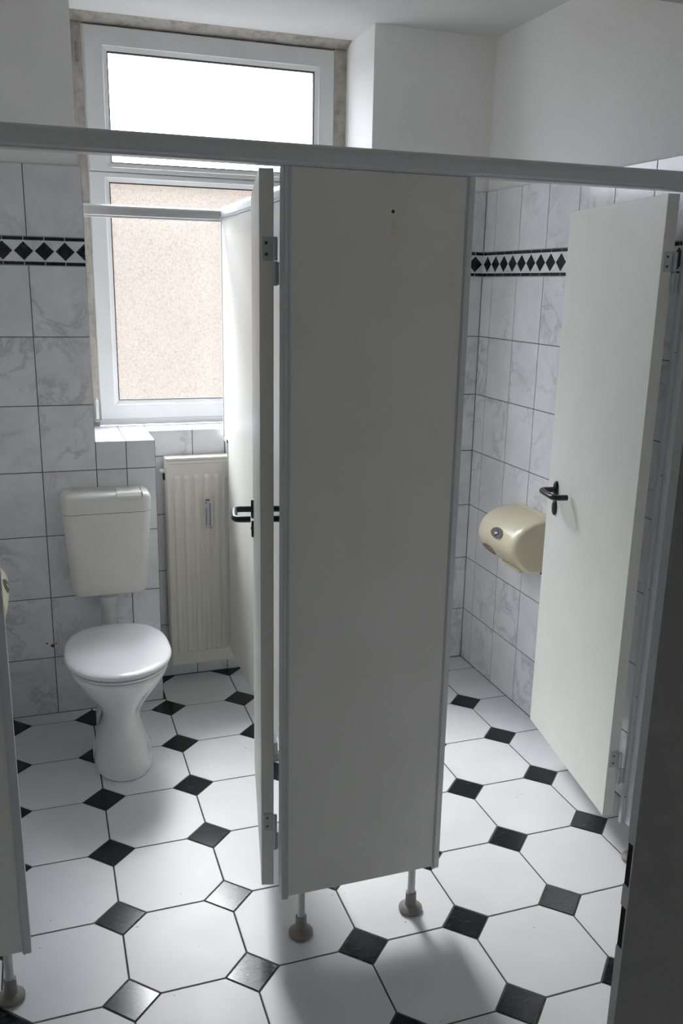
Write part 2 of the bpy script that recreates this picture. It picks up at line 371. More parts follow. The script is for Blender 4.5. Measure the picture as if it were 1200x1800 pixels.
wall_corr = wall('wall_corridor', 'plain corridor walls behind the camera position', [
    (-1.3, -1.15, -2.9, YD + 0.13, 0, ZC), (0.75, 0.9, -2.9, YD + 0.012, 0, ZC), (-1.15, 0.75, -2.9, -2.75, 0, ZC)], 'corridor_paint')

tile_cache = {}
def tile_mesh(w, h):
    k = (round(w, 4), round(h, 4))
    if k not in tile_cache:
        c = 0.0008; a, b = w - GAP, h - GAP; v = []
        for (ins, y) in ((0, 0.0), (0, -T + c), (c, -T)):
            v += [(ins, y, ins), (a - ins, y, ins), (a - ins, y, b - ins), (ins, y, b - ins)]
        f = [(8, 9, 10, 11)] + [(k4 + i, k4 + (i + 1) % 4, k4 + 4 + (i + 1) % 4, k4 + 4 + i) for k4 in (0, 4) for i in range(4)]
        tile_cache[k] = fixn(mesh('wall_tile', v, f))
    return tile_cache[k]
def at(face, u, z, plane):
    """face: 'y' looks to −Y (u = x), 'x-' looks to −X (u = −y), 'x+' looks to +X (u = y)"""
    if face == 'y': return (u, plane + T, z), 0.0
    if face == 'x-': return (plane + T, -u, z), -math.pi / 2
    return (plane - T, u, z), math.pi / 2
def tiles(parent, face, plane, us, zs):
    for u0, u1 in zip(us, us[1:]):
        for z0, z1 in zip(zs, zs[1:]):
            loc, rz = at(face, u0 + GAP / 2, z0 + GAP / 2, plane)
            link('wall_tile', tile_mesh(u1 - u0, z1 - z0), 'marble_tile', parent, loc, rz)
def grout_bed(parent, face, plane, u0, u1, z0, z1):
    loc, rz = at(face, 0, 0, plane)
    link('grout_bed', box_mesh('grout_bed', u0, u1, -T + 0.0014, 0.001, z0, z1), 'wall_grout', parent, loc, rz)
def border(parent, face, plane, u0, u1, z0, z1, phase, pitch=0.070):
    """marble border: dark strips above and below a row of dark diamonds in white triangles"""
    zc = (z0 + z1) / 2; hs = 0.0125; d = 0.0335; hf = (z1 - z0) / 2 - hs - 0.003
    def piece(nm, poly, mt):
        for ax, val, less in ((0, u0 + 0.001, False), (0, u1 - 0.001, True)):
            poly = clip(poly, ax, val, less)
            if len(poly) < 3: return
        if area(poly) < 4e-6: return
        cu = sum(p[0] for p in poly) / len(poly); cz = sum(p[1] for p in poly) / len(poly); n = len(poly)
        v = [(p[0] - cu, 0, p[1] - cz) for p in poly] + [(p[0] - cu, -T, p[1] - cz) for p in poly]
        f = [tuple(range(n, 2 * n))] + [(i, (i + 1) % n, (i + 1) % n + n, i + n) for i in range(n)]
        loc, rz = at(face, cu, cz, plane); link(nm, fixn(mesh(nm, v, f)), mt, parent, loc, rz)
    k0 = math.floor((u0 - phase) / pitch) - 1; k1 = math.ceil((u1 - phase) / pitch) + 1
    for k in range(k0, k1 + 1):
        c = phase + k * pitch
        piece('border_strip', [(c + 0.0012, z0 + 0.001), (c + pitch - 0.0012, z0 + 0.001), (c + pitch - 0.0012, z0 + hs), (c + 0.0012, z0 + hs)], 'green_marble')
        piece('border_strip', [(c + 0.0012, z1 - hs), (c + pitch - 0.0012, z1 - hs), (c + pitch - 0.0012, z1 - 0.001), (c + 0.0012, z1 - 0.001)], 'green_marble')
        piece('border_diamond', [(c - d + 0.001, zc), (c, zc - hf + 0.0015), (c + d - 0.001, zc), (c, zc + hf - 0.0015)], 'green_marble')
        e = 0.0006
        for s in (-1, 1):
            piece('border_triangle', [(c + e, zc + s * hf), (c + pitch / 2, zc + s * 0.001), (c + pitch - e, zc + s * hf)][::s], 'marble_field')
    loc, rz = at(face, 0, 0, plane)
    link('grout_bed', box_mesh('grout_bed', u0, u1, -T + 0.0006, 0.001, z0, z1), 'marble_field', parent, loc, rz)

def rows(off): return [0.0] + [k * 0.25 + off for k in range(1, 8)]
def tiled(parent, face, plane, us, off, phase):
    zs = rows(off); zb0 = zs[-1]; zb1 = zb0 + 0.098
    tiles(parent, face, plane, us, zs); tiles(parent, face, plane, us, [zb1, ZT + off + 0.015])
    grout_bed(parent, face, plane, us[0], us[-1], 0, zb0); grout_bed(parent, face, plane, us[0], us[-1], zb1, ZT + off + 0.014)
    border(parent, face, plane, us[0], us[-1], zb0, zb1, phase)
OFF = -0.008
tiled(wall_back, 'y', YL, [XL, -0.6288, -0.4288, XE], OFF, -0.302)
# plumbing box below the sill, niche wall, right pier
zbox = [0.0, 0.25 + OFF, 0.5 + OFF, 0.75 + OFF, 1.0 + OFF, ZS - 0.0005]
tiles(wall_back, 'y', YL, [XE, -0.119, XB], zbox); grout_bed(wall_back, 'y', YL, XE, XB, 0, ZS - 0.002)
tiles(wall_back, 'y', YN, [XB, 0.172, 0.308, 0.508, 0.708, XV], zbox); grout_bed(wall_back, 'y', YN, XB, XV, 0, ZS - 0.002)
tiles(wall_back, 'x+', XB, [YL + 0.001, YL + 0.11, YN], zbox); grout_bed(wall_back, 'x+', XB, YL + 0.001, YN, 0, ZS - 0.002)
tiled(wall_back, 'y', YR, [XV, 0.992, 1.192, XR], OFF, 1.3566)
# right side wall (u = −y)
cols = [-YR] + [-YR + 0.0885 + 0.2 * k for k in range(0, 13)]
tiled(wall_right, 'x-', XR, [c for c in cols if c < 1.2], OFF, -1.2976)
lc = [-1.2 + 0.2 * k for k in range(13)] + [YL]
tiled(wall_left, 'x+', XL, [c for c in lc if c <= YL][5:], OFF, 1.25)
# sill tiles: deep ledge over the box, shallow one over the niche
def flat_tile(x0, x1, y0, y1):
    h = GAP / 2
    box('sill_tile', 'marble_tile', wall_back, x0 + h, x1 - h, y0 + h, y1 - h, ZS - T, ZS, 0.0008)
for x0, x1, y0 in ((XE, -0.119, YL), (-0.119, XB, YL), (XB, 0.172, YN), (0.172, 0.372, YN), (0.372, 0.572, YN), (0.572, 0.772, YN), (0.772, XV, YN)):
    flat_tile(x0, x1, y0, YW + 0.01)
box('grout_bed', 'wall_grout', wall_back, XE, XB, YL + T, YW + 0.01, ZS - T - 0.001, ZS - 0.0014)
box('grout_bed', 'wall_grout', wall_back, XB, XV, YN + T, YW + 0.01, ZS - T - 0.001, ZS - 0.0014)
# reveal lining below the tile top, plaster bead and dirty joint around the frame
box('reveal_lining', 'paint', wall_back, XE - 0.0125, XE - 0.001, YL + T + 0.001, YW + 0.05, ZS, ZT + OFF + 0.014)
prism('plaster_bead', 'dirty_plaster', wall_back, [(YW - 0.055, ZC), (YW + 0.06, ZC), (YW + 0.06, 2.636), (YW + 0.012, 2.640)], 'x', XE - 0.012, XV)
boxes('frame_joint', 'dirty_plaster', wall_back, [(XE - 0.012, -0.187, YW + 0.006, YW + 0.06, ZS, 2.64), (0.826, XV, YW + 0.006, YW + 0.06, ZS, 2.64)])

# chipped glaze beside the toilet
mat('chip', (0.10, 0.05, 0.035), 0.9, build=speckle((0.06, 0.03, 0.02), (0.16, 0.09, 0.06), 300))
for cx, cz, r in ((-0.4355, 0.292, 0.010), (-0.455, 0.303, 0.005), (-0.421, 0.300, 0.004)):
    prism('tile_chip', 'chip', wall_back, [(cx + r * (0.6 + 0.4 * random.random()) * math.cos(k), cz + r * (0.6 + 0.4 * random.random()) * math.sin(k)) for k in (0, 0.9, 1.8, 2.7, 3.6, 4.5, 5.4)], 'y', YL - 0.0006, YL + 0.002)

# ------------------------------------------------------------------ window
win = empty('window_1', (0.325, YW, ZS))
tag(win, 'white plastic window with two obscured structured glass panes in deep recess', 'window', kind='structure')
wx, wy, wz = 0.325, YW, ZS
def wbox(nm, m, x0, x1, y0, y1, z0, z1, bev=0.0, par=None): return box(nm, m, par or win, x0 - wx, x1 - wx, y0 - wy, y1 - wy, z0 - wz, z1 - wz, bev)
def ring_mesh(name, loops):
    """loops: list of (x0,x1,z0,z1,y)"""
    v, f = [], []
    for x0, x1, z0, z1, y in loops: v += [(x0 - wx, y - wy, z0 - wz), (x1 - wx, y - wy, z0 - wz), (x1 - wx, y - wy, z1 - wz), (x0 - wx, y - wy, z1 - wz)]
    n = len(loops)
    for i in range(n):
        for k in range(4): f.append((i * 4 + k, i * 4 + (k + 1) % 4, ((i + 1) % n) * 4 + (k + 1) % 4, ((i + 1) % n) * 4 + k))
    return fixn(mesh(name, v, f))
def ring(name, m, loops, par=None): return link(name, ring_mesh(name, loops), m, par or win)
ring('fixed_frame', 'white_plastic', [(-0.205, 0.845, ZS + 0.002, 2.636, YW + 0.010), (-0.14, 0.79, ZS + 0.06, 2.58, YW + 0.010), (-0.14, 0.79, ZS + 0.06, 2.58, YW + 0.07), (-0.205, 0.845, ZS + 0.002, 2.636, YW + 0.07)])
wbox('transom', 'white_plastic', -0.15, 0.80, YW + 0.012, YW + 0.065, 2.095, 2.125)
def sash(nm, o, gl, glab):
    (x0, x1, z0, z1), (a0, a1, b0, b1) = o, gl; y = YW
    s = ring(nm, 'white_plastic', [(x0, x1, z0, z1, y + 0.05), (x0, x1, z0, z1, y + 0.003), (x0 + 0.003, x1 - 0.003, z0 + 0.003, z1 - 0.003, y),
        (a0 - 0.018, a1 + 0.018, b0 - 0.018, b1 + 0.018, y), (a0 - 0.016, a1 + 0.016, b0 - 0.016, b1 + 0.016, y + 0.003), (a0, a1, b0, b1, y + 0.012), (a0, a1, b0, b1, y + 0.05)])
    ring('gasket', 'rubber_and_gap_shade', [(a0 - 0.001, a1 + 0.001, b0 - 0.001, b1 + 0.001, y + 0.012), (a0 + 0.0035, a1 - 0.0035, b0 + 0.0035, b1 - 0.0035, y + 0.012),
        (a0 + 0.0035, a1 - 0.0035, b0 + 0.0035, b1 - 0.0035, y + 0.026), (a0 - 0.001, a1 + 0.001, b0 - 0.001, b1 + 0.001, y + 0.026)], s)
    p = link('glass_pane', mesh('glass_pane', [(a0 - wx, 0.022, b0 - wz), (a1 - wx, 0.022, b0 - wz), (a1 - wx, 0.022, b1 - wz), (a0 - wx, 0.022, b1 - wz)], [(0, 1, 2, 3)]), 'glass', s)
    p['label'] = glab; return s
sash('upper_sash', (-0.178, 0.824, 2.112, 2.634), (-0.094, 0.741, 2.146, 2.549), 'bright white structured glass')
sash('lower_sash', (-0.182, 0.824, 1.128, 2.109), (-0.106, 0.741, 1.206, 2.074), 'beige tinted structured glass')
lathe('window_hinge', 'white_plastic', win, [(0.001, 0), (0.007, 0.001), (0.007, 0.078), (0.004, 0.082), (0.004, 0.088), (0.001, 0.089)], (-0.196 - wx, -0.004, 1.130 - wz), 12)
wbox('window_hinge', 'grey_metal', -0.206, -0.184, YW - 0.004, YW + 0.012, 1.118, 1.129, 0.001)
lathe('window_hinge', 'grey_plastic', win, [(0.001, 0), (0.006, 0.003), (0.006, 0.068), (0.001, 0.072)], (-0.205 - wx, 0.004, 2.50 - wz), 12)

# outside: neighbouring facade, ground
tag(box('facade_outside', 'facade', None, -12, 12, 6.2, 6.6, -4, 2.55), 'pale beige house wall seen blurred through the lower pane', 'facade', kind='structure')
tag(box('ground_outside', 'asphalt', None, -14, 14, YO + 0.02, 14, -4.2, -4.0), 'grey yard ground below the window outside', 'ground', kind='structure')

# ------------------------------------------------------------------ entrance door frame
df = empty('door_1', (0.22, YD, 0))
tag(df, 'dark grey steel door frame with two black strike openings, right foreground', 'door frame', kind='structure')
holes = [(0.902, 0.961), (0.991, 1.050)]
zz = [0.0, 0.902, 0.961, 0.991, 1.050, 2.0]
segs = [(0, 0.902), (0.961, 0.991), (1.050, 2.06)]
box('frame_face', 'steel_frame', df, 0.0025, 0.18, 0, 0.003, 0, 2.06)
boxes('frame_lip', 'steel_frame', df, [(0, 0.0025, 0, 0.013, a, b) for a, b in segs] + [(0, 0.0025, 0, 0.0025, a, b) for a, b in holes])
box('frame_inner', 'steel_frame', df, 0.128, 0.18, 0.003, 0.14, 0, 2.06)
for a, b in holes: box('strike_opening', 'black_void', df, 0.0015, 0.03, 0.0026, 0.0128, a, b)
boxes('frame_head', 'steel_frame', df, [(-0.92, 0.18, 0, 0.14, 2.0, 2.06)])
boxes('frame_jamb', 'steel_frame', df, [(-0.96, -0.88, 0, 0.14, 0, 2.0)])

# ------------------------------------------------------------------ cubicle partitions
HT, HB = 1.938, 0.137                # top and bottom of the panels
def foot(par, x, y, h=HB):
    lathe('foot_pole', 'aluminium', par, [(0.0105, 0.05), (0.0105, h + 0.004)], (x, y, 0), 20)
    lathe('foot_base', 'grey_plastic', par, [(0.030, 0.0), (0.033, 0.004), (0.033, 0.010), (0.029, 0.014), (0.017, 0.019), (0.0155, 0.024), (0.0145, 0.058), (0.0115, 0.060)], (x, y, 0), 28)
def edge_profile(par, x0, x1, lip):
    """anodised channel on a vertical panel edge, lip: side (+1/−1) on which the board lies"""
    xi = x1 if lip > 0 else x0
    pts = [(x0, -0.0165), (x1, -0.0165), (x1, 0.0165), (x0, 0.0165)]
    o = prism('edge_profile', 'aluminium', par, pts, 'z', HB - 0.006, HT, 0.0015)
    g0, g1 = (x1 - 0.006, x1 - 0.004) if lip > 0 else (x0 + 0.004, x0 + 0.006)
    box('profile_bead', 'aluminium', o, g0, g1, -0.0185, 0.0185, HB - 0.006, HT)
    return o
def front_panel(name, x0, x1, feet, label, lp=True, rp=True, bm='laminate'):
    t = empty(name, (x0, YF, 0)); w = x1 - x0
    tag(t, label, 'partition', 'cubicle front panels')
    box('board', bm, t, 0.016 if lp else 0.001, w - (0.018 if rp else 0.001), -0.0135, 0.0135, HB, HT, 0.001)
    if lp: edge_profile(t, 0, 0.018, 1)
    if rp: edge_profile(t, w - 0.020, w, -1)
    for fx in feet: foot(t, fx - x0, 0.0)
    return t
p_mid = front_panel('cubicle_panel', 0.096, 0.547, (0.154, 0.474), 'wide grey front panel between both cubicle doors with a small screw hole', bm='laminate_stained')
lathe('screw_hole', 'black_void', p_mid, [(0.0005, 0), (0.0038, -0.0002), (0.0038, -0.0010), (0.001, -0.0012)], (0.3482 - 0.096, -0.0135, 1.8559), 12, 'y')
p_left = front_panel('cubicle_panel', XL + 0.001, -0.523, (-0.578,), 'narrow front panel cut off by the left picture edge', lp=False)
p_right = front_panel('cubicle_panel', 1.177, XR - 0.001, (1.215,), 'narrow front panel behind the dark steel frame at far right', rp=False)
def angle_strip(par, x):
    s = boxes('hinge_strip', 'aluminium', par, [(x - 0.013, x, 0.010, 0.0125, HB - 0.006, HT), (x - 0.013, x - 0.0105, 0.0125, 0.022, HB - 0.006, HT)])
    for z in (0.22, 0.55, 0.88, 1.21, 1.54): lathe('screw', 'screw', s, [(0.0005, -0.001), (0.002, -0.001), (0.002, 0.0005)], (x - 0.006, 0.010, z), 8, 'y')
angle_strip(p_right, 0.0)

# middle partition (runs back to the window niche)
XM = 0.300
mp = empty('dividing_partition', (XM + 0.014, 0.6, 0))
tag(mp, 'white dividing partition between the two cubicles, cut back above the radiator', 'partition')
y_a, y_b, y_c = YF + 0.018, 1.468, 1.395
prism('board', 'laminate', mp, [(y_a - 0.6, 0.14), (y_c - 0.6, 0.14), (y_c - 0.6, 1.067), (y_b - 0.6, 1.067), (y_b - 0.6, HT), (y_a - 0.6, HT)], 'x', -0.014, 0.014, 0.001)
box('edge_profile', 'aluminium', mp, -0.0165, 0.0165, y_c - 0.604, y_c - 0.590, 0.175, 1.070, 0.001)
box('edge_profile', 'aluminium', mp, -0.0165, 0.0165, y_b - 0.604, y_b - 0.592, 1.066, HT, 0.001)
box('edge_profile', 'aluminium', mp, -0.0165, 0.0165, y_c - 0.604, y_b - 0.592, 1.055, 1.070, 0.001)
foot(mp, 0.0, 0.10, 0.14)

# headrails
def rail_profile(r=0.0235, h0=0.0, h1=0.0465):
    pts = [(-0.018, h0), (0.018, h0), (0.018, h0 + 0.004), (0.0225, h0 + 0.008), (0.0225, h1 - 0.022)]
    for k in range(1, 12):
        t = math.pi * k / 12; pts.append((0.0225 * math.cos(t), h1 - 0.022 + 0.022 * math.sin(t)))
    pts += [(-0.0225, h1 - 0.022), (-0.0225, h0 + 0.008), (-0.018, h0 + 0.004)]
    return pts
def rail(name, axis, a, b, loc, label):
    t = prism(name, 'aluminium', None, rail_profile(), axis, a, b, loc=loc, smooth=True)
    return tag(t, label, 'rail', 'cubicle head rails')
rail('head_rail', 'x', 0.0, XR - XL - 0.002, (XL + 0.001, YF, HT + 0.0004), 'long aluminium head rail spanning the whole cubicle front')
rail('head_rail', 'y', 0.0, 1.47 - (YF + 0.024), (XM + 0.014, YF + 0.024, HT + 0.0004), 'aluminium rail on top of the dividing partition')
rail('head_rail', 'x', 0.0, XM - 0.0095 - (XE + 0.001), (XE + 0.001, 1.455, HT - 0.012), 'short aluminium rail crossing in front of the window')

# ------------------------------------------------------------------ cubicle doors
DL, DT = 0.622, 0.032
def handle_set(door, side):
    """side +1: on the +y face (y = DT), −1: on the y = 0 face"""
    y0 = DT if side > 0 else 0.0; s = side; hx, hz = DL - 0.072, 1.040
    def oval(nm, z, a, b, th):
        ringv = []
        for (k, yy) in ((1.0, 0.0), (1.0, th * 0.6), (0.86, th)):
            ringv.append([(hx + a * k * math.cos(t), y0 + s * yy, z + b * k * math.sin(t)) for t in [2 * math.pi * q / 24 for q in range(24)]])
        return loft(nm, 'nylon', door, ringv)
    oval('handle_rose', hz, 0.016, 0.030, 0.008)
    k = oval('key_plate', hz - 0.062, 0.016, 0.027, 0.007)
    lathe('keyhole', 'screw', k, [(0.0005, 0.0), (0.005, 0.0), (0.004, s * 0.0015), (0.0005, s * 0.002)], (hx, y0 + s * 0.007, hz - 0.060), 12, 'y')
    tube('door_handle', 'nylon', door, [(hx, y0 + s * 0.006, hz), (hx, y0 + s * 0.058, hz), (hx - 0.118, y0 + s * 0.058, hz), (hx - 0.118, y0 + s * 0.012, hz)], 0.0095, fillet=0.022)
def hinge(door, z, ln):
    """z: top of the hinge; pin sits at the corner next to the panel profile"""
    a = math.pi / 2
    h = box('hinge_leaf', 'grey_metal', door, -0.0025, 0.0005, 0.001, 0.025, z - 0.050, z, 0.0008)
    for dz in (-0.013, -0.037): lathe('screw', 'screw', h, [(0.0005, -0.0032), (0.0030, -0.0032), (0.0036, -0.0022), (0.0036, 0)], (0, 0.0165, z + dz), 12, 'x')
    lathe('hinge_barrel', 'grey_metal', door, [(0.004, z - 0.050), (0.0052, z - 0.0495), (0.0052, z - 0.002), (0.003, z)], (-0.006, -0.003, 0), 16)
    lathe('hinge_barrel', 'grey_metal', door, [(0.003, z - 0.104), (0.0052, z - 0.102), (0.0052, z - 0.0525), (0.004, z - 0.051)], (-0.006, -0.003, 0), 16)
    box('hinge_leaf', 'grey_metal', door, -0.0075, -0.0048, -ln, -0.004, z - 0.102, z - 0.053, 0.0006)
def door(loc, ang, ln, label):
    t = empty('cubicle_door', loc, math.radians(90 - ang))
    tag(t, label, 'door', 'cubicle doors')
    box('door_leaf', 'laminate', t, 0, DL, 0, DT, 0.150, 1.936, 0.0012)
    handle_set(t, 1); handle_set(t, -1)
    hinge(t, 1.795, ln); hinge(t, 0.365, ln)
    return t
door((0.086, -0.180, 0), 11.6, 0.012, 'white cubicle door standing edge-on beside the toilet')
door((1.147, -0.179, 0), 10.3, 0.017, 'white cubicle door swung open against the right tiled wall')

# ------------------------------------------------------------------ toilet
TX = -0.214
to = empty('toilet', (TX, 0.85, 0))
tag(to, 'white ceramic pedestal toilet with closed lid by the radiator', 'toilet')
secs = [ # z, half-width, front, rear (relative to y = 0.85)
    (0.000, 0.098, 0.160, 0.190), (0.004, 0.103, 0.165, 0.195), (0.030, 0.102, 0.163, 0.190), (0.060, 0.096, 0.154, 0.185), (0.100, 0.087, 0.142, 0.180),
    (0.150, 0.071, 0.124, 0.178), (0.190, 0.066, 0.117, 0.180), (0.220, 0.071, 0.121, 0.186), (0.255, 0.089, 0.138, 0.195), (0.290, 0.117, 0.166, 0.205),
    (0.325, 0.142, 0.192, 0.215), (0.352, 0.158, 0.208, 0.222), (0.372, 0.168, 0.218, 0.226), (0.386, 0.171, 0.221, 0.228), (0.391, 0.168, 0.218, 0.225)]
loft('bowl', 'ceramic', to, [egg(0, 0, a, f, b, z, 48, 2.1, 2.5) for z, a, f, b in secs])
loft('seat', 'seat_plastic', to, [egg(0, 0.002, a, f, b, z, 48, 2.1, 2.6) for z, a, f, b in
    ((0.3950, 0.160, 0.212, 0.226), (0.3965, 0.173, 0.225, 0.236), (0.4035, 0.175, 0.227, 0.238), (0.4050, 0.162, 0.214, 0.228))])
loft('lid', 'seat_plastic', to, [egg(0, 0.006, a, f, b, z, 48, 2.1, 2.7) for z, a, f, b in
    ((0.4095, 0.162, 0.216, 0.246), (0.411, 0.180, 0.233, 0.256), (0.415, 0.184, 0.238, 0.260), (0.422, 0.183, 0.237, 0.259), (0.427, 0.177, 0.230, 0.253),
     (0.4305, 0.160, 0.212, 0.238), (0.434, 0.120, 0.160, 0.190), (0.4355, 0.060, 0.080, 0.100))])
for sx in (-0.075, 0.075):
    lathe('seat_hinge', 'seat_plastic', to, [(0.001, -0.025), (0.010, -0.024), (0.010, 0.024), (0.001, 0.025)], (sx, 0.262, 0.408), 14, 'x')
loft('rear_body', 'ceramic', to, [egg(0, 0.22, a, f, b, z, 32) for z, a, f, b in ((0.20, 0.055, 0.08, 0.060), (0.24, 0.07, 0.10, 0.075), (0.30, 0.075, 0.10, 0.085), (0.388, 0.075, 0.10, 0.085))])
lathe('outlet_collar', 'ceramic', to, [(0.068, 0.0), (0.074, 0.004), (0.073, 0.05), (0.066, 0.09), (0.055, 0.22)], (-0.004, 0.285, 0), 32)
for sx in (-1, 1):
    fx = box('fixing_lug', 'ceramic', to, sx * 0.092 - 0.012, sx * 0.092 + 0.012, 0.01, 0.075, 0, 0.055, 0.010)
    lathe('fixing_cap', 'white_plastic', fx, [(0.010, 0), (0.010, 0.004), (0.006, 0.010), (0.001, 0.011)], (sx * 0.094, 0.035, 0.055), 14)

# ------------------------------------------------------------------ cistern
ci = empty('toilet_cistern', (TX, YL, 0.517))
tag(ci, 'off-white plastic flush cistern hanging on the tiled wall above the toilet', 'cistern')
cx0 = -0.208 - TX
def cring(z, hw, dep, r): return rrect(cx0 - hw, cx0 + hw, -dep, -0.0008, z - 0.517, r, 6, 0.012)
loft('tank', 'cistern_plastic', ci, [cring(0.517, 0.108, 0.085, 0.03), cring(0.519, 0.124, 0.102, 0.034), cring(0.526, 0.134, 0.114, 0.036), cring(0.540, 0.139, 0.120, 0.036), cring(0.560, 0.141, 0.122, 0.036),
    cring(0.70, 0.152, 0.127, 0.036), cring(0.82, 0.160, 0.130, 0.034), cring(0.8485, 0.161, 0.130, 0.034), cring(0.8495, 0.158, 0.127, 0.032)], ang=35)
lid = loft('cistern_lid', 'cistern_plastic', ci, [cring(0.8508, 0.160, 0.129, 0.032), cring(0.852, 0.1625, 0.1315, 0.034), cring(0.890, 0.1645, 0.1325, 0.034), cring(0.906, 0.163, 0.131, 0.034),
    cring(0.916, 0.158, 0.126, 0.034), cring(0.922, 0.148, 0.116, 0.030), cring(0.924, 0.130, 0.100, 0.026)], ang=60)
bx0, bx1 = cx0 + 0.035, cx0 + 0.128
prism('flush_flap', 'cistern_plastic', lid, [(-0.1375, 0.386), (-0.1375, 0.396), (-0.125, 0.4085), (-0.105, 0.4105), (-0.03, 0.4105), (-0.03, 0.400), (-0.11, 0.388)], 'x', bx0, bx1, 0.002)
box('flap_gap', 'rubber_and_gap_shade', lid, bx1 + 0.0002, bx1 + 0.0024, -0.132, -0.03, 0.389, 0.4078)  # dark strip painted as the shade in the gap beside the flap
for k, (w, yy) in enumerate(((0.016, -0.052), (0.016, -0.092))):
    s = 1 if k == 0 else -1
    prism('flush_mark', 'grey_plastic', lid, [(cx0 + 0.08 - w, yy), (cx0 + 0.08, yy + s * 0.012), (cx0 + 0.08 + w, yy), (cx0 + 0.08, yy + s * 0.008)], 'z', 0.4104, 0.4109)
lathe('flush_pipe', 'white_plastic', ci, [(0.0285, -0.21), (0.0285, -0.045), (0.036, -0.043), (0.036, -0.012), (0.030, -0.008), (0.030, 0.004)], (-0.004, -0.062, 0.0), 28)

# ------------------------------------------------------------------ radiator
ra = empty('radiator', (0.25, 1.425, 0.08))
tag(ra, 'cream ribbed panel radiator hanging in the niche under the window', 'radiator')
rw, rh = 0.20, 0.905
def rib_panel():
    us = [-rw, -rw + 0.002, -rw + 0.010, -rw + 0.013]; d = [0.004, 0.0, 0.0, 0.004]
    k = -rw + 0.020
    while k + 0.041 < rw - 0.016:
        us += [k + 0.006, k + 0.012, k + 0.029, k + 0.035]; d += [0.004, -0.003, -0.003, 0.004]; k += 0.041
    us += [rw - 0.013, rw - 0.010, rw - 0.002, rw]; d += [0.004, 0.0, 0.0, 0.004]
    zs = [0.0, 0.003, 0.012, 0.016, 0.055, 0.068, rh - 0.075, rh - 0.062, rh - 0.016, rh - 0.012, rh - 0.003, rh]
    v, f = [], []
    for iz, z in enumerate(zs):
        for iu, u in enumerate(us):
            inner = 3 <= iu <= len(us) - 4
            if iz in (0, len(zs) - 1): y = 0.004
            elif iz in (1, 2, len(zs) - 3, len(zs) - 2): y = 0.004 if iu in (0, len(us) - 1) else 0.0
            elif iz in (3, 4, len(zs) - 5, len(zs) - 4): y = 0.004 if inner else d[iu]
            else: y = d[iu]
            v.append((u, y, z))
    n = len(us)
    for i in range(len(zs) - 1):
        for k in range(n - 1): f.append((i * n + k, i * n + k + 1, (i + 1) * n + k + 1, (i + 1) * n + k))
    # close with a back sheet
    b = len(v); v += [(-rw, 0.012, 0), (rw, 0.012, 0), (rw, 0.012, rh), (-rw, 0.012, rh)]
    f.append((b, b + 1, b + 2, b + 3)); L = (len(zs) - 1) * n
    f.append(tuple(range(n)) + (b + 1, b)); f.append(tuple(range(L, L + n)) + (b + 2, b + 3))
    f.append(tuple(i * n for i in range(len(zs))) + (b + 3, b)); f.append(tuple(i * n + n - 1 for i in range(len(zs))) + (b + 2, b + 1))
    return autosmooth(fixn(mesh('front_sheet', v, f)), 25)
link('front_sheet', rib_panel(), 'radiator_enamel', ra)
box('convector', 'radiator_enamel', ra, -rw + 0.02, rw - 0.02, 0.014, 0.055, 0.03, rh - 0.02)
box('top_cover', 'radiator_enamel', ra, -rw - 0.003, rw + 0.003, -0.001, 0.066, rh + 0.0005, rh + 0.012, 0.004)
for sx in (-1, 1): box('side_cover', 'radiator_enamel', ra, sx * (rw + 0.001) - 0.0015, sx * (rw + 0.001) + 0.0015, 0.006, 0.066, 0.02, rh, 0.0006)
lathe('bleed_valve', 'radiator_enamel', ra, [(0.001, -0.016), (0.008, -0.015), (0.008, 0.0), (0.010, 0.002), (0.010, 0.01)], (-rw - 0.008, 0.03, rh - 0.045), 14, 'x')
box('valve_plug', 'rubber_and_gap_shade', ra, -rw - 0.010, -rw - 0.002, 0.03, 0.045, rh - 0.085, rh - 0.058, 0.002)
box('valve_plug', 'rubber_and_gap_shade', ra, -rw - 0.012, -rw - 0.002, 0.02, 0.05, 0.03, 0.075, 0.003)
hm = box('heat_meter', 'white_plastic', ra, -0.049, -0.019, -0.016, -0.001, 0.608, 0.748, 0.002)
hm['label'] = 'narrow white heat meter with scale'
box('scale_plate', 'tube_scale', hm, -0.046, -0.026, -0.0168, -0.0160, 0.614, 0.742)
box('scale_title', 'dark_fluid', hm, -0.044, -0.027, -0.0172, -0.0168, 0.734, 0.739)
box('meter_mark', 'dark_fluid', hm, -0.0445, -0.041, -0.0172, -0.0168, 0.722, 0.729)
box('fluid_tube', 'dark_fluid', hm, -0.044, -0.0415, -0.0176, -0.0168, 0.627, 0.705, 0.0004)
box('fluid_tube', 'dark_fluid', hm, -0.0278, -0.0248, -0.0178, -0.0160, 0.626, 0.722, 0.0004)
box('meter_seal', 'yellow_plastic', hm, -0.027, -0.020, -0.0180, -0.0160, 0.611, 0.623, 0.0015)
for k in range(12): box('scale_tick', 'dark_fluid', hm, -0.0385, -0.034 if k % 3 else -0.031, -0.0171, -0.0168, 0.632 + k * 0.0066, 0.633 + k * 0.0066)

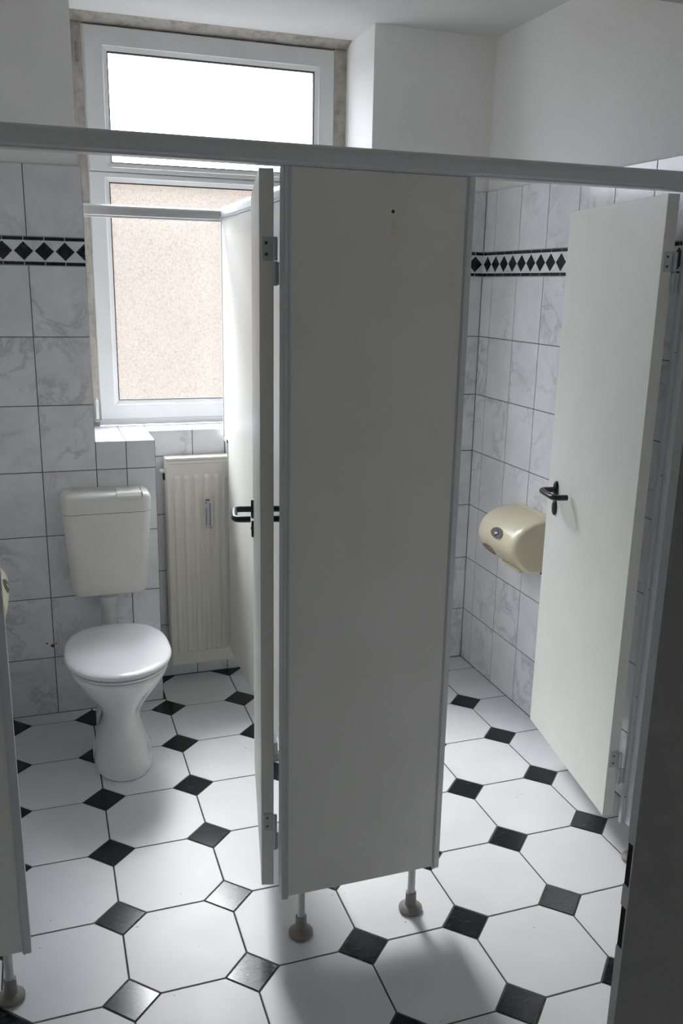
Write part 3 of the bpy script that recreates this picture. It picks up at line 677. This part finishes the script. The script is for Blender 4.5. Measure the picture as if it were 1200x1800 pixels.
# ------------------------------------------------------------------ paper dispensers
def dispenser(loc, rz, label):
    """back at local y = 0, front towards −y, length along x, base at z = 0"""
    t = empty('paper_dispenser', loc, rz); tag(t, label, 'dispenser', 'toilet paper dispensers')
    prof = [(0.0, 0.0), (-0.075, 0.0), (-0.105, 0.006), (-0.128, 0.022), (-0.150, 0.048), (-0.166, 0.076), (-0.172, 0.102), (-0.168, 0.130), (-0.154, 0.158), (-0.128, 0.182), (-0.092, 0.199), (-0.050, 0.208), (0.0, 0.210)]
    L = 0.150
    def sec(x, k, ky):
        c = (-0.06, 0.105); return [(x, max(min((p[0] - c[0]) * ky + c[0], 0), -1) if p[0] < 0 else 0.0, (p[1] - c[1]) * k + c[1]) for p in prof]
    rings = [sec(-L, 0.90, 0.84), sec(-L + 0.003, 0.935, 0.90), sec(-L + 0.010, 0.968, 0.95), sec(-L + 0.022, 0.99, 0.985), sec(-L + 0.045, 1.0, 1.0), sec(0, 1.0, 1.012), sec(L - 0.045, 1.0, 1.0), sec(L - 0.022, 0.99, 0.985), sec(L - 0.010, 0.968, 0.95), sec(L - 0.003, 0.935, 0.90), sec(L, 0.90, 0.84)]
    cov = loft('cover', 'beige_plastic', t, rings, ang=38)
    box('back_plate', 'beige_plastic', t, -L + 0.008, L - 0.008, -0.012, -0.0005, -0.004, 0.218, 0.004)
    def patch(nm, m, cx, cz, a, b, y0, off, par, n=28, pts=None):
        """plate following the curved front"""
        def yf(z):
            for (p, q) in zip(prof[1:], prof[2:]):
                if p[1] <= z <= q[1] and q[1] > p[1]: return p[0] + (q[0] - p[0]) * (z - p[1]) / (q[1] - p[1])
            return -0.17
        out = pts or [(cx + a * math.cos(2 * math.pi * k / n), cz + b * math.sin(2 * math.pi * k / n)) for k in range(n)]
        r0 = [(x, yf(z) * 1.006 + 0.004, z) for x, z in out]; r1 = [(x, yf(z) * 1.006 - off, z) for x, z in out]
        return loft(nm, m, par, [r0, r1], ang=20)
    bd = patch('badge', 'badge', 0.010, 0.135, 0.042, 0.020, 0, 0.0035, t)
    patch('emblem', 'badge_blue', 0, 0, 0, 0, 0, 0.0042, bd, pts=[(-0.008, 0.134), (0.006, 0.122), (0.024, 0.136), (0.010, 0.148)])
    patch('emblem', 'badge_white', 0, 0, 0, 0, 0, 0.0050, bd, pts=[(-0.001, 0.134), (0.005, 0.128), (0.010, 0.135), (0.004, 0.141)])
    patch('emblem', 'badge_white', 0, 0, 0, 0, 0, 0.0050, bd, pts=[(0.010, 0.136), (0.014, 0.131), (0.020, 0.137), (0.015, 0.142)])
    patch('paper_window', 'brown_window', -0.078, 0.043, 0.046, 0.022, 0, 0.002, t)
    box('tear_edge', 'beige_plastic', t, -0.02, 0.11, -0.118, -0.085, -0.0025, 0.012, 0.003)
    for k in range(6): box('grip_rib', 'beige_plastic', t, 0.01 + k * 0.012, 0.013 + k * 0.012, -0.137, -0.128, 0.018, 0.026, 0.001)
    box('lock', 'black_void', t, 0.128, 0.140, -0.035, -0.026, -0.006, 0.001, 0.001)
    return t
dispenser((XR - 0.001, 0.782, 0.640), -math.pi / 2, 'beige paper dispenser with oval badge, half hidden by the open door')
dispenser((XL + 0.001, 0.80, 0.580), math.pi / 2, 'beige paper dispenser sliver at the left picture edge')
